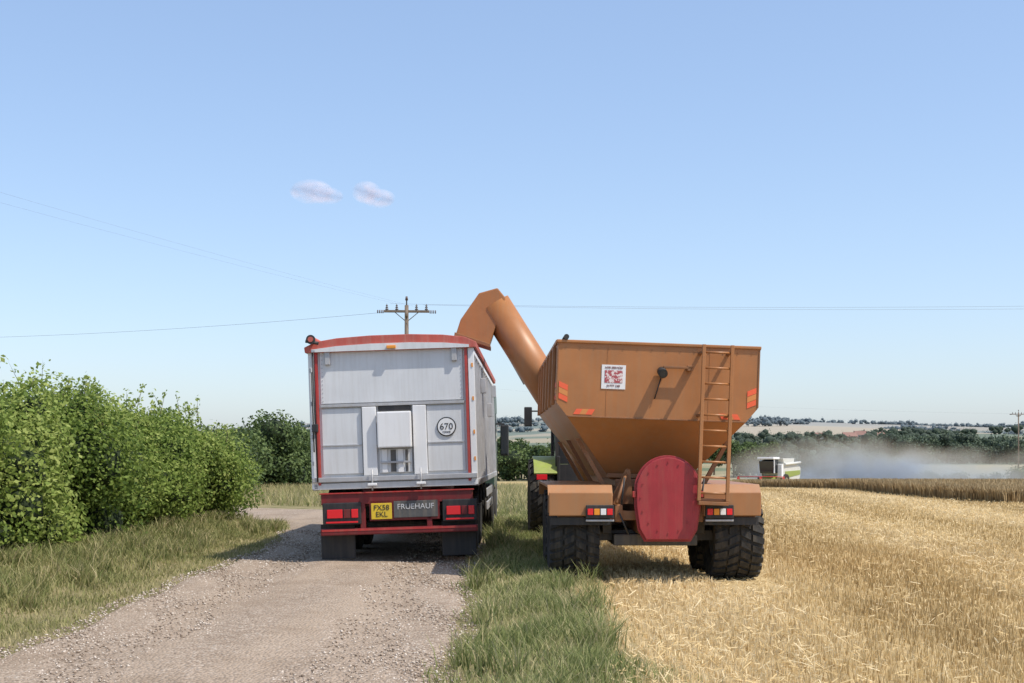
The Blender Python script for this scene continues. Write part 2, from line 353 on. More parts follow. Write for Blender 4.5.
H=(0.03+0.09*rng.uniform(0,1,len(X)))*(0.6+0.9*u); t=np.clip(0.5+0.3*rng.normal(0,0.6,len(X))-0.4*(u-0.3)+0.3*(0.5-c),0,1)
tx=[];ty=[]
for i in range(90):
    yy_=random.uniform(11,30); q=random.randint(30,90); tx.append(rng.normal(random.uniform(-6.8,-5.0),0.07,q)); ty.append(rng.normal(yy_,0.08,q))
tx=np.concatenate(tx);ty=np.concatenate(ty)
X=np.concatenate([X,tx]);Y=np.concatenate([Y,ty]);H=np.concatenate([H,rng.uniform(0.1,0.32,len(tx))]);t=np.concatenate([t,np.clip(rng.normal(0.45,0.3,len(tx)),0,1)])
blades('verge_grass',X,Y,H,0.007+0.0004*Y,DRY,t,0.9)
n=34000; Y=33+40*rng.uniform(0,1,n); X=rng.uniform(-18,0.6,n)
rad=np.hypot(X-C0[0],(Y-C0[1])); k=(rad>13.2); X=X[k];Y=Y[k]
blades('verge_grass_far',X,Y,rng.uniform(0.08,0.40,len(X)),0.03,DRY,np.clip(rng.normal(0.65,0.25,len(X)),0,1),0.7)
# stubble
def clearw(X,Y):
    return ~(((np.abs(X-0.83)<0.42)|(np.abs(X-2.97)<0.42))&(Y>15.4)&(Y<19.6))
def stub(n,y0,y1,pw,row):
    Y=y0+(y1-y0)*rng.uniform(0,1,n)**pw; X=rng.uniform(0,1,n)*(0.62*Y+2)+0.7
    X=np.round(X/row)*row+rng.normal(0,0.02,n)+0.03*np.sin(Y*0.9)
    b1=0.85+0.18*np.sin(Y*0.8)+0.1*np.sin(Y*2.1)+rng.normal(0,0.18,n)
    k=(X>b1-0.01*(Y-9))&clearw(X,Y); return X[k],Y[k]
def stt(X,Y):
    sw=np.sin((X-0.07*Y)*1.35+0.4*np.sin(Y*0.21))
    return np.clip(0.48+0.24*sw+0.10*np.sin(X*0.53+1.0)+0.14*np.sin(Y*0.6+X*0.9)*np.sin(X*2.1)+rng.normal(0,0.2,len(X)),0,1)
XA,YA=stub(105000,7.5,24,1.0,0.125); XB,YB=stub(65000,24,45,1.0,0.125); XC,YC=stub(50000,45,85,1.0,0.25)
X=np.concatenate([XA,XB,XC]);Y=np.concatenate([YA,YB,YC])
blades('stubble_field',X,Y,rng.uniform(0.035,0.11,len(X)),0.0045+0.0004*Y,STRAW,stt(X,Y),0.35)
n=85000; Y=7.5+40*rng.uniform(0,1,n)**1.1; X=rng.uniform(0,1,n)*(0.6*Y+1.5)+0.8+rng.normal(0,0.15,n)
dens=0.18+0.82*sstep(-0.2,0.7,np.sin((X-0.07*Y)*1.35+0.4*np.sin(Y*0.21)))*(0.5+0.5*fn(X,Y,0.9)); k=rng.uniform(0,1,n)<dens; X=X[k];Y=Y[k]; n=len(X)
a=rng.uniform(0,6.28,n); L=rng.uniform(0.03,0.14,n); Wd=(0.004+0.0003*Y); Z=hfun(X,Y)+np.where(clearw(X,Y),rng.uniform(0.015,0.09,n),0.02); dz=rng.normal(0,0.02,n)
d1=np.stack([np.cos(a)*L/2,np.sin(a)*L/2,dz],-1); d2=np.stack([-np.sin(a)*Wd/2,np.cos(a)*Wd/2,rng.uniform(-1,1,n)*Wd/2],-1); C=np.stack([X,Y,Z],-1)
v=np.stack([C-d1-d2,C-d1+d2,C+d1+d2,C+d1-d2],1).reshape(-1,3)
npmesh('loose_straw',v,np.arange(4*n).reshape(-1,4),STRAW,tint=np.repeat(np.clip(rng.normal(0.62,0.2,n),0,1),4))
# standing crop
CROP=foliage('crop_mat',(0.20,0.13,0.06),(0.34,0.24,0.12),(0.47,0.36,0.20),0.2)
n=70000; Y=44+56*rng.uniform(0,1,n); X=16.4+0.5*np.sin(Y*0.2)+rng.uniform(0,1,n)**2*(0.5*Y)
crop=blades('standing_wheat',X,Y,rng.uniform(0.42,0.6,n),0.03+0.0004*Y,CROP,np.clip(rng.normal(0.55,0.25,n),0,1),0.4)
m_crop=paint('crop_top',(0.33,0.25,0.13),0.95,0,0.3,0.3,2,0.5)
yy=np.linspace(44.4,100,60); vv=[];ff=[]
for i,y in enumerate(yy):
    xl=16.7+0.5*math.sin(y*0.2); z=float(hfun(xl,y))
    for x in np.linspace(xl,xl+0.55*y,30): vv.append((x,y,z+0.40+0.05*math.sin(x*5+y*3)))
for i in range(59):
    for j in range(29): ff.append((i*30+j,i*30+j+1,(i+1)*30+j+1,(i+1)*30+j))
pm('crop_canopy',crop,vv,ff,m_crop)

# ------------------------------------------------------------------ foliage
def leaves(name,C,Nr,S,mat,tint,parent=None,spread=0.9):
    n=len(C); nr=Nr+rng.normal(0,spread,(n,3)); nr/=np.linalg.norm(nr,axis=1,keepdims=True)+1e-9
    rv=rng.normal(0,1,(n,3)); a=np.cross(nr,rv); a/=np.linalg.norm(a,axis=1,keepdims=True)+1e-9; b=np.cross(nr,a)
    a=a*S[:,None]*0.5; b=b*S[:,None]*0.32
    v=np.stack([C-a,C-b+a*0.1,C+a,C+b+a*0.1],1).reshape(-1,3)
    return npmesh(name,v,np.arange(4*n).reshape(-1,4),mat,tint=np.repeat(tint,4),parent=parent)
def shell(cen,rad,n,lo=0.75,hi=1.12):
    idx=rng.integers(0,len(cen),n) if len(cen)>1 else np.zeros(n,int)
    d=rng.normal(0,1,(n,3)); d/=np.linalg.norm(d,axis=1,keepdims=True)
    rr=rng.uniform(lo,hi,n)+0.13*np.sin(d[:,0]*6+idx)*np.sin(d[:,2]*7+idx*2)
    return cen[idx]+d*rad[idx]*rr[:,None],d,idx
def core(name,cen,rad,mat,parent,k=0.72):
    bm=bmesh.new(); bmesh.ops.create_icosphere(bm,subdivisions=1,radius=1.0)
    bv=np.array([v.co[:] for v in bm.verts]); bf=np.array([[v.index for v in f.verts] for f in bm.faces]); bm.free()
    v=(cen[:,None,:]+bv[None]*rad[:,None,:]*k).reshape(-1,3); f=(bf[None]+len(bv)*np.arange(len(cen))[:,None,None]).reshape(-1,3)
    return npmesh(name,v,f,mat,parent=parent)
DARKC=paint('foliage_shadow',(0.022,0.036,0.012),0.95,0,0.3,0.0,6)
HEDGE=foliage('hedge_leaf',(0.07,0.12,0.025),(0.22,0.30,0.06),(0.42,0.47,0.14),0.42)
def hedge(name,path,height,halfw,nleaf,lsize,step=0.4,mat=HEDGE,tb=0.5,shoots=260,taper=None,shoot_h=0.6,vary=0.12):
    cen=[];rad=[]
    for (p0,p1) in zip(path[:-1],path[1:]):
        p0=np.array(p0);p1=np.array(p1);L=np.linalg.norm(p1-p0);d=(p1-p0)/L;nn=np.array((-d[1],d[0]))
        for s in np.arange(0,L,step):
            q=p0+d*s; hh=height*(1+vary*mnoise.noise((q[1]*0.55,3.1,0))*1.6+0.05*math.sin(q[1]*2.3))
            if taper: hh*=1-taper[2]*float(sstep(taper[0],taper[1],q[1]))
            wob=0.28*mnoise.noise((q[1]*0.45,9.1,0))
            for k in range(5):
                o=random.uniform(-1,1)*halfw*0.75+wob; r=random.uniform(0.30,0.66)*halfw
                z=random.choice([0.12,0.32,0.5,0.65,0.84])*hh+random.uniform(-0.15,0.15)
                z=min(z,hh-r*0.9)
                if abs(o)>halfw*0.5 and z>hh*0.7: z-=0.35
                cen.append((q[0]+nn[0]*o,q[1]+nn[1]*o,z)); rad.append((r,r*random.uniform(0.9,1.3),r*random.uniform(0.8,1.15)))
    cen=np.array(cen);rad=np.array(rad); cen[:,2]+=hfun(cen[:,0],cen[:,1])
    e=empty(name)
    C,D,idx=shell(cen,rad,nleaf,0.66,1.18)
    ct=rng.normal(0,0.12,len(cen)); big=np.array([mnoise.noise((c_[1]*0.5,c_[2]*0.9,c_[0]*0.4)) for c_ in cen])*0.35
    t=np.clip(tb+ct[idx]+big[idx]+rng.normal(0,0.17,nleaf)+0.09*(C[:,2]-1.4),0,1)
    k=C[:,2]>hfun(C[:,0],C[:,1])+0.02
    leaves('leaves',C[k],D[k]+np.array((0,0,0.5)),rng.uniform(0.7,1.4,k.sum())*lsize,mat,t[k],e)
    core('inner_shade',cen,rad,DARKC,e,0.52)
    CC=[];TT=[]; sv=[];sf=[]
    top=np.argsort(-cen[:,2])[:int(len(cen)*0.6)]
    for i in range(shoots):
        c=cen[random.choice(top)]; r=0.5*halfw
        b=np.array((c[0]+random.uniform(-r,r),c[1]+random.uniform(-r,r),c[2]+r*0.6)); h=random.uniform(0.12,shoot_h)**1.1*height/2.7
        ln=np.array((random.uniform(-0.45,0.45),random.uniform(-0.45,0.45),1.0))*h
        k=len(sv); w=0.008
        sv+=[b+np.array((-w,0,0)),b+np.array((w,0,0)),b+ln]; sf.append((k,k+1,k+2))
        for j in range(18):
            CC.append(b+ln*random.uniform(0.1,1)+rng.normal(0,0.04,3)*height/2.7); TT.append(min(1,max(0,random.gauss(tb+0.22,0.18))))
    if shoots:
        CC=np.array(CC); leaves('shoot_leaves',CC,np.tile((0,-0.3,0.5),(len(CC),1)),rng.uniform(0.7,1.3,len(CC))*lsize,mat,np.array(TT),e)
        npmesh('shoot_stems',np.array(sv),np.array(sf),TWIG,parent=e)
    return e
hedge('hedge',[(-8.35,7.0),(-8.02,14.0),(-7.85,20.0),(-7.6,31.0)],2.42,1.25,370000,0.075,shoots=620,taper=(24,31.5,0.14),shoot_h=0.62)
TREE=foliage('tree_leaf',(0.025,0.045,0.016),(0.075,0.115,0.035),(0.15,0.20,0.065),0.25)
TREEF=foliage('far_tree_leaf',(0.045,0.068,0.045),(0.075,0.105,0.065),(0.12,0.155,0.09),0.15)  # far and hazy leaves: distance haze put into the base colours
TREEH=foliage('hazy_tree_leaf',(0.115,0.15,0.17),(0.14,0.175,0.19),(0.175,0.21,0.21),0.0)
hedge('hedge',[(-12.2,46.0),(-13.5,60.0),(-15.5,95)],2.7,2.0,70000,0.17,step=0.9,mat=TREE,tb=0.7,shoots=120)
def treemass(name,trees,nper,mat,lf=0.09,cmat=DARKC,lumps=5):
    cen=[];rad=[];tv=[]
    for (x,y,h,r) in trees:
        z=float(hfun(x,y))
        for k in range(lumps):
            a=random.uniform(0,6.28); q=random.uniform(0,0.6)*r; zz=z+h*random.uniform(0.22,0.8)
            s=random.uniform(0.40,0.65)*r; cen.append((x+q*math.cos(a),y+q*math.sin(a),zz)); rad.append((s,s,min(s*0.9,z+h-zz+0.2*h)))
        tv.append((x,y,z,h,r))
    cen=np.array(cen);rad=np.array(rad); n=nper*len(trees)
    C,D,idx=shell(cen,rad,n,0.7,1.2); ct=rng.normal(0,0.12,len(cen))
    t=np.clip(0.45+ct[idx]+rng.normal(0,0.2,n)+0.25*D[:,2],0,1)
    e=empty(name); S=np.repeat(np.array([q[2] for q in trees]).mean()*lf,n)*rng.uniform(0.7,1.4,n)
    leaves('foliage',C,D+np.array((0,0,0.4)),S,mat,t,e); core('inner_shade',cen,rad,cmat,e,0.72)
    V=[];Fc=[]
    for (x,y,z,h,r) in tv:
        b=len(V);w=h*0.03
        for zz,ww in ((z-0.3,w),(z+h*0.6,w*0.5)):
            for i in range(5): V.append((x+ww*math.cos(i*1.257),y+ww*math.sin(i*1.257),zz))
        for i in range(5): Fc.append((b+i,b+(i+1)%5,b+5+(i+1)%5,b+5+i))
    npmesh('trunks',np.array(V),np.array(Fc),TWIG,parent=e)
    return e
FC=paint('far_tree_shade',(0.045,0.062,0.042),0.95,0,0.2,0,0.1); FCH=paint('hazy_tree_shade',(0.115,0.145,0.16),0.95,0,0.1,0,0.1)  # core colours lifted to carry the same painted distance haze
U=random.uniform
treemass('tree_group',[(U(64,80),U(380,420),U(9,12),U(3.5,5)) for i in range(10)],1500,TREE,0.07)
treemass('tree_group',[(U(-16,17),U(340,370),U(8,12.5),U(4,6)) for i in range(16)],1500,TREE,0.07)
treemass('tree_group',[(U(80,122),U(380,430),U(6,9.5),U(3.5,5)) for i in range(30)],1000,TREEF,0.08,FC)
treemass('tree_group',[(U(175,245),U(575,640),U(8,16),U(5,8)) for i in range(36)],900,TREEF,0.08,FC)
treemass('distant_hedgerow',[(U(72,100),U(245,255),U(2.0,3.4),U(2,3)) for i in range(24)],600,TREE,0.12)
treemass('bush',[(U(77,84),U(195,200),U(4,5),U(2,3)) for i in range(4)],1500,TREE,0.07)
treemass('tree_group',[(U(-230,-60),U(420,520),U(7,12),U(5,8)) for i in range(46)],800,TREEF,0.08,FC)
treemass('bush',[(U(-12.8,-11),U(66,72),U(3.0,4.1),U(1.2,1.9)) for i in range(6)],4500,TREE,0.05)
rows=[]
for (yy0,segs,cnt,hh) in ((660,9,9,9),(760,10,10,9),(900,11,11,9),(1080,10,12,9),(1280,8,14,8),(1600,9,16,8),(1980,10,20,8),(2300,9,22,9),(2700,11,24,10),(3150,14,30,11)):
    for s_ in range(segs):
        if s_%2: cx=random.choice([0.14,0.2,0.28,0.34,0.4,-0.17,-0.1,0.0])+U(-0.03,0.03)
        else: cx=U(-0.6,0.6)
        slope=U(-0.35,0.35); sp=U(6,10); n_=random.randint(cnt//2,cnt+6); big=U(0.6,1.3)
        for i in range(n_):
            dx=(i-n_/2)*sp+U(-3,3)
            rows.append((cx*yy0+dx,yy0+dx*slope+U(-5,5),hh*big*U(0.4,1.25),U(4,8.5)*(1+yy0/4500)))
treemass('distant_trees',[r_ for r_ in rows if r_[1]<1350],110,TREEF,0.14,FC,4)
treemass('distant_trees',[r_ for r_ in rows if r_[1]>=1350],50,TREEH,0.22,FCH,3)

# ------------------------------------------------------------------ houses
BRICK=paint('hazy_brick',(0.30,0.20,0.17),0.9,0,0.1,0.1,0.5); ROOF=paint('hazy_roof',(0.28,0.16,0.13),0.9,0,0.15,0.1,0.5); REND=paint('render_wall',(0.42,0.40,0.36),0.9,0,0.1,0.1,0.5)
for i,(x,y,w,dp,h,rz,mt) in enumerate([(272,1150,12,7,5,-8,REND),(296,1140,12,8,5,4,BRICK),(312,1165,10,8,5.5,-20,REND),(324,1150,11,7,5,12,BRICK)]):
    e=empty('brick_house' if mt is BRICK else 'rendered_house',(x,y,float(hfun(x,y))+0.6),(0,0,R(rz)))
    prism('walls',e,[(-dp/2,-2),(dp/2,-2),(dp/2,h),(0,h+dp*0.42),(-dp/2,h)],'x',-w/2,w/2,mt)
    for s in (-1,1):
        pm('roof_slope',e,[(-w/2-.3,s*(dp/2+.4),h-.25),(w/2+.3,s*(dp/2+.4),h-.25),(w/2+.3,0,h+dp*.42+.15),(-w/2-.3,0,h+dp*.42+.15)],[(0,1,2,3)],ROOF)
    box('chimney',e,w*0.3,w*0.3+0.9,-0.4,0.4,h+1,h+dp*0.42+1.4,BRICK,0)
    for k in range(3):
        for zz in (1.0,3.4): box('window',e,-w/2+w*(0.15+0.3*k),-w/2+w*(0.15+0.3*k)+1.1,-dp/2-.04,-dp/2+.1,zz,zz+1.1,GLASS,0)
    box('door',e,-0.1,0.9,-dp/2-.05,-dp/2+.1,0.3,2.3,DKGREY,0)

# ------------------------------------------------------------------ TRUCK + trailer
T=empty('articulated_lorry',(-1.80,19.5,0.03),(0,0,R(-0.95)))
B=empty('trailer_body',(0.085,0,0),(0,R(-1.9),0),T)
box('body_shell',B,-1.20,1.20,0.03,9.9,1.2,3.24,WHITE)
for s in (-1,1):
    box('rear_post',B,s*1.20-0.045,s*1.20+0.045,-0.02,0.12,1.14,3.26,WHITE_B)
    box('red_strip',B,s*1.125-0.020,s*1.125+0.020,-0.035,0.028,1.2,3.22,REDF,0.004)
box('upper_door_panel',B,-1.07,1.07,0.0,0.028,2.42,3.20,WHITE)
box('door_seam_rail',B,-1.08,1.08,-0.025,0.028,2.365,2.405,GREY,0.004)
for (a_,b_) in ((-1.07,-.47),(.51,1.07)):
    box('lower_door_panel',B,a_,b_,0.005,0.028,1.36,2.34,WHITE)
    box('panel_frame',B,a_,b_,-0.008,0.004,1.78,1.80,GREY,0.002)
for (a_,b_) in ((-.46,-.25),(.30,.50)):
    box('door_rib',B,a_,b_,-0.04,0.027,1.32,2.355,WHITE_B,0.01)
    box('rib_shadow_gap',B,a_-0.012,a_-0.002,-0.01,0.027,1.34,2.35,DKGREY,0.001)
box('grain_hatch',B,-.23,.28,-0.13,-0.01,1.73,2.27,WHITE_B,0.02)
box('slot_top',B,-.22,.27,-0.005,0.02,2.285,2.36,BLACK,0.003)
box('slot_low',B,-.22,.27,-0.005,0.02,1.36,1.71,WHITE,0.003)
box('slot_gap',B,-.05,.03,-0.012,-0.006,1.37,1.70,DKGREY,0.003); box('slot_gap',B,.17,.21,-0.012,-0.006,1.37,1.70,DKGREY,0.003)
for x in (-.14,.10,): box('hatch_slat',B,x-0.04,x+0.04,-0.03,-0.008,1.36,1.71,WHITE_B,0.005)
box('hatch_handle',B,-.2,.26,-0.05,-0.032,1.50,1.53,GREY,0.004)
box('rear_sill',B,-1.24,1.24,-0.05,0.12,1.24,1.315,GREY,0.01)
box('sill_channel',B,-1.22,1.22,-0.02,0.12,1.13,1.225,WHITE,0.01)
for x in (-.33,.4):
    tube('clamp_rod',B,(x,-0.09,1.10),(x,-0.09,1.42),0.013,GREY,8); box('clamp',B,x-.07,x+.07,-0.12,-0.06,1.17,1.21,WHITE_B,0.01)
for x in (-.95,.95): box('hinge',B,x-.04,x+.04,-0.06,0.0,3.0,3.2,GREY,0.01)
for z in (1.5,1.9,2.4,2.9):
    for s in (-1,1): box('marker',B,s*1.215-.012,s*1.215+.012,-0.028,-0.021,z,z+.06,AMBER if s>0 else GREY,0.001)
for i in range(12):
    for s in (-1,1): tube('rivet',B,(s*1.04,0.0,2.46+i*.062),(s*1.04,-0.006,2.46+i*.062),0.008,GREY,6)
tube('number_disc',B,(.80,-0.002,2.02),(.80,-0.012,2.02),0.145,BLACK,32); tube('number_disc_face',B,(.80,-0.012,2.02),(.80,-0.016,2.02),0.128,WHITE_B,32)
text('number_text',B,'670',(.80,-0.019,2.02),0.135,BLACK); text('small_text',B,'TONNE',(.80,-0.019,1.94),0.035,BLACK)
tube('cable',B,(-1.17,-0.06,3.2),(-1.15,-0.06,1.25),0.012,BLACK,8); tube('cable',B,(-1.19,-0.06,2.9),(-1.19,-0.06,1.7),0.01,BLACK,8)
box('cable_box',B,-1.21,-1.12,-0.08,-0.03,2.0,2.12,BLACK,0.01)
pts=[(-1.28,3.19),(-1.29,3.27),(-1.12,3.35),(-.8,3.395),(-.3,3.42),(.3,3.42),(.8,3.395),(1.12,3.35),(1.29,3.27),(1.28,3.19)]
prism('sheet_cover',B,pts,'y',-0.07,9.9,RED,0.008)
inner=[(-1.18,3.235),(-.8,3.275),(-.3,3.295),(.3,3.295),(.8,3.275),(1.18,3.235),(1.18,3.195),(-1.18,3.195)]
prism('rear_header',B,inner,'y',-0.085,-0.071,WHITE)
for k in range(9): tube('tarp_hoop',B,(-1.15,0.6+k*1.1,3.345),(1.15,0.6+k*1.1,3.345),0.02,RED,8)
tube('tarp_roller',B,(-1.17,-0.15,3.38),(-1.17,9.8,3.38),0.055,RED,14); tube('roller_end',B,(-1.17,-0.17,3.38),(-1.17,-0.15,3.38),0.07,BLACK,16)
tube('roller_end_hub',B,(-1.17,-0.19,3.38),(-1.17,-0.17,3.38),0.04,RED,12)
tube('roller_arm',B,(-1.25,-0.14,3.36),(-1.06,-0.14,3.32),0.025,BLACK,10)
box('top_lamp',B,-.05,.09,-0.12,-0.087,3.21,3.26,AMBER,0.01)
for s in (-1,1):
    for k in range(14): box('side_rib',B,s*1.225-.02,s*1.225+.02,0.5+k*0.7,0.56+k*0.7,1.2,3.17,GREY,0.004)
    box('side_rail',B,s*1.22-.035,s*1.22+.035,0.1,9.9,1.12,1.22,GREY,0.01)
    box('side_top_rail',B,s*1.22-.03,s*1.22+.03,0.1,9.9,3.09,3.165,WHITE_B,0.01)
    box('side_guard',B,s*1.18-.015,s*1.18+.015,5.0,8.0,0.55,0.70,GREY,0.01); box('side_guard',B,s*1.18-.015,s*1.18+.015,5.0,8.0,0.80,0.95,GREY,0.01)
for z,y in ((2.6,2.0),(2.3,5.0),(2.8,8.0)): box('side_clamp',B,1.25,1.34,y,y+.12,z,z+.25,GREY,0.01)
for s in (-1,1): box('chassis_beam',B,s*.45-.06,s*.45+.06,0.15,9.7,0.86,1.12,REDC)
box('rear_crossmember',B,-1.12,1.16,0.0,0.12,0.90,1.08,REDC)
box('rear_crossmember_edge',B,-1.14,1.18,-0.02,0.0,1.06,1.08,REDF,0.004)
for (a_,b_) in ((-1.10,-.52),(.70,1.22)):
    box('lamp_housing',B,a_,b_,-0.03,0.08,0.60,0.93,BLACK,0.015)
    w_=b_-a_
    box('lamp_lens',B,a_+.12*w_,a_+.52*w_,-0.05,-0.03,.70,.83,LENS,.02); box('lamp_lens',B,a_+.55*w_,a_+.72*w_,-0.05,-0.03,.70,.83,REDC,.02); box('lamp_lens',B,a_+.75*w_,a_+.92*w_,-0.05,-0.03,.70,.83,LENS,.02)
    box('reflector',B,a_+.05,b_-.05,-0.045,-0.031,0.625,0.65,LENS,0.003)
box('plate_backing',B,-.40,.66,0.0,0.05,0.64,0.95,REDC,0.01)
box('number_plate',B,-.37,-.06,-0.02,-0.004,0.665,0.905,YEL,0.005); text('plate_text',B,'FX58',(-.215,-0.023,0.835),0.11,BLACK); text('plate_text2',B,'EKL',(-.215,-0.023,0.735),0.11,BLACK)
box('maker_board',B,-.03,.63,-0.02,-0.004,0.68,0.93,DKGREY,0.005); text('maker_text',B,'FRUEHAUF',(.30,-0.023,0.84),0.115,WHITE)
box('under_run_bumper',B,-1.14,1.22,-0.02,0.10,0.44,0.54,REDC,0.015); box('bumper_tape',B,-1.12,1.20,-0.025,-0.021,0.50,0.53,REDF,0.001)
for x in (-.5,.5): box('bumper_bracket',B,x-.04,x+.04,0.0,0.08,0.53,0.90,REDC,0.01)
for s in (-1,1):
    box('mudflap',B,s*.92-.26,s*.92+.26,0.25,0.27,0.07,0.60,BLACK,0.005)
    for k in range(3): 
        prism('mudguard',B,[(1.45+k*1.3+0.56*math.cos(q),0.52+0.60*math.sin(q)) for q in np.linspace(0.5,math.pi-0.5,9)]+[(1.45+k*1.3+0.54*math.cos(q),0.52+0.57*math.sin(q)) for q in np.linspace(math.pi-0.5,0.5,9)],'x',s*1.0-.2,s*1.0+.2,BLACK)
for k in range(3):
    tube('axle',T,(-1.0,1.45+k*1.3,0.5),(1.0,1.45+k*1.3,0.5),0.07,DKGREY,14)
    for s in (-1,1): wheel(T,'trailer_wheel',(s*0.99,1.45+k*1.3,0.49),0.50,0.38)
box('suspension',T,-.6,.6,1.0,4.4,0.62,0.82,BLACK); 
for s in (-1,1): box('landing_leg',T,s*.6-.06,s*.6+.06,6.6,6.75,0.1,1.0,GREY)
tube('air_tank',T,(-.4,5.2,0.75),(.4,5.2,0.75),0.16,GREY,18)
CABM=paint('cab_blue',(0.05,0.09,0.07),0.35,0,0.1,0.1,3)
for s in (-1,1):
    box('unit_frame',T,s*.42-.05,s*.42+.05,7.4,12.4,0.72,0.98,DKGREY)
    for dx in (0.86,1.13): wheel(T,'drive_wheel',(s*dx,8.6,0.50),0.51,0.27)
    wheel(T,'steer_wheel',(s*1.08,11.7,0.50),0.51,0.32)
    box('mirror_arm',T,s*1.22,s*1.42,12.0,12.04,2.35,2.39,BLACK); box('mirror',T,s*1.42-.10,s*1.42+.10,11.95,12.1,1.60,2.35,BLACK,0.03)
    box('mirror_glass',T,s*1.42-.08,s*1.42+.08,11.94,11.948,1.65,2.30,GLASS,0.002)
    box('side_window',T,s*1.22,s*1.235,11.2,12.2,1.95,2.6,GLASS,0.004)
    box('fuel_tank',T,s*.95-.25,s*.95+.25,9.4,10.4,0.4,0.95,GREY,0.05)
box('fifth_wheel',T,-.45,.45,8.2,9.1,0.98,1.08,DKGREY)
prism('cab',T,[(10.6,0.9),(12.75,0.7),(12.8,1.7),(12.5,2.75),(12.1,3.05),(10.6,3.1)],'x',-1.22,1.22,CABM,0.03)
box('windscreen',T,-1.1,1.1,12.66,12.80,1.75,2.5,GLASS); box('front_bumper',T,-1.22,1.22,12.5,12.95,0.35,0.8,WHITE_B,0.04)

# ------------------------------------------------------------------ GRAIN CART
G=empty('grain_cart',(1.89,16.75,0.01),(0,0,R(1.0)))
H=empty('hopper_assembly',(-0.10,0,0),(0,R(2.0),0),G)
L_=5.7
vs=[]
for y,yd in ((0,.8),(L_,L_-.8)):
    for (x,z,q) in ((-1.3,3.07,y),(-1.3,2.28,y),(-1.153,2.10,y),(-.5,1.3,yd),(.5,1.3,yd),(1.153,2.10,y),(1.3,2.28,y),(1.3,3.07,y)): vs.append((x,q,z))
fs=[(0,1,2,5,6,7),(2,3,4,5),(8,15,14,13,10,9),(10,13,12,11),(0,8,9,1),(1,9,10,11,3,2),(7,6,14,15),(6,5,4,12,13,14),(3,11,12,4)]
hp=pm('hopper',H,vs,fs,ORANGE)
md=hp.modifiers.new('s','SOLIDIFY'); md.thickness=0.02; md.offset=-1
box('rim_rear',H,-1.32,1.32,-0.025,0.04,3.045,3.085,ORANGE,0.01); box('rim_front',H,-1.32,1.32,L_-.04,L_+.025,3.045,3.085,ORANGE,0.01)
for s in (-1,1):
    box('rim_side',H,s*1.305-.025,s*1.305+.025,0.045,L_-.045,3.04,3.085,ORANGE,0.01)
    for k in range(6): box('side_stake',H,s*1.325-.022,s*1.325+.022,0.5+k*0.95,0.58+k*0.95,2.26,3.025,ORANGE,0.008)
    box('corner_fold',H,s*1.30-.010,s*1.30+.010,-0.010,0.03,2.29,3.035,ORANGE_D,0.004)
    box('weld_seam',H,s*.66-.003,s*.66+.003,-0.004,0.0,2.12,3.04,ORANGE,0.001)
tube('roll_sheet_end',H,(-1.20,-0.04,3.12),(-1.20,5.6,3.12),0.035,BLACK,12)
box('fold_line',H,-1.15,1.15,-0.012,0.012,2.093,2.113,ORANGE_D,0.004)
box('lower_cross_flange',H,-.55,.55,.66,.76,1.32,1.38,ORANGE_D,0.01)
for k in range(14): tube('bolt',H,(-1.2+k*0.185,-0.001,2.99),(-1.2+k*0.185,-0.010,2.99),0.008,ORANGE_D,8)
box('sticker_backing',H,-.73,-.42,-0.008,-0.001,2.47,2.78,WHITE_B,0.001); box('sticker_print',H,-.69,-.46,-0.012,-0.009,2.55,2.71,STICK,0.001)
text('sticker_text',H,'AGRI SERVICES',(-.575,-0.012,2.745),0.035,REDC); text('sticker_text',H,'01777 248',(-.575,-0.012,2.51),0.04,REDC)
def haz(x0,x1,z0,z1,s):
    n_=3
    for i in range(n_):
        a0=x0+(x1-x0)*i/n_; a1=x0+(x1-x0)*(i+1)/n_; sk=0.04*s
        prism('hazard_stripe',H,[(a0,z0),(a1,z0),(a1+sk,z1),(a0+sk,z1)],'y',-0.008-0.001*i,-0.001,HAZ if i%2==0 else HAZ2)
haz(-1.08,-.84,2.13,2.20,1); haz(.84,1.08,2.13,2.20,-1)
for s in (-1,1):
    for i in range(3):
        z0=2.30+i*.075; prism('hazard_stripe',H,[(s*1.275,z0+.03),(s*1.16,z0-.02),(s*1.16,z0+.05),(s*1.275,z0+.10)],'y',-0.006-0.001*i,-0.001,HAZ if i%2==0 else HAZ2)
    for i in range(3): box('side_hazard',H,s*1.303-.004,s*1.303+.004,0.1,0.42,2.32+i*.08,2.38+i*.08,HAZ if i%2==0 else HAZ2,0.001)
box('lamp_bracket',H,.05,.42,-0.12,-0.08,2.755,2.785,ORANGE_D,0.005); tube('work_lamp',H,(.04,-0.02,2.72),(.04,-0.18,2.68),0.06,BLACK,18); tube('work_lamp_glass',H,(.04,-0.181,2.68),(.04,-0.19,2.678),0.045,GLASS,18)
box('lamp_bracket_end',H,.36,.42,-0.12,-0.001,2.73,2.80,ORANGE_D,0.005); tube('lamp_cable',H,(.04,-0.03,2.66),(-.04,-0.03,2.36),0.008,BLACK,6)
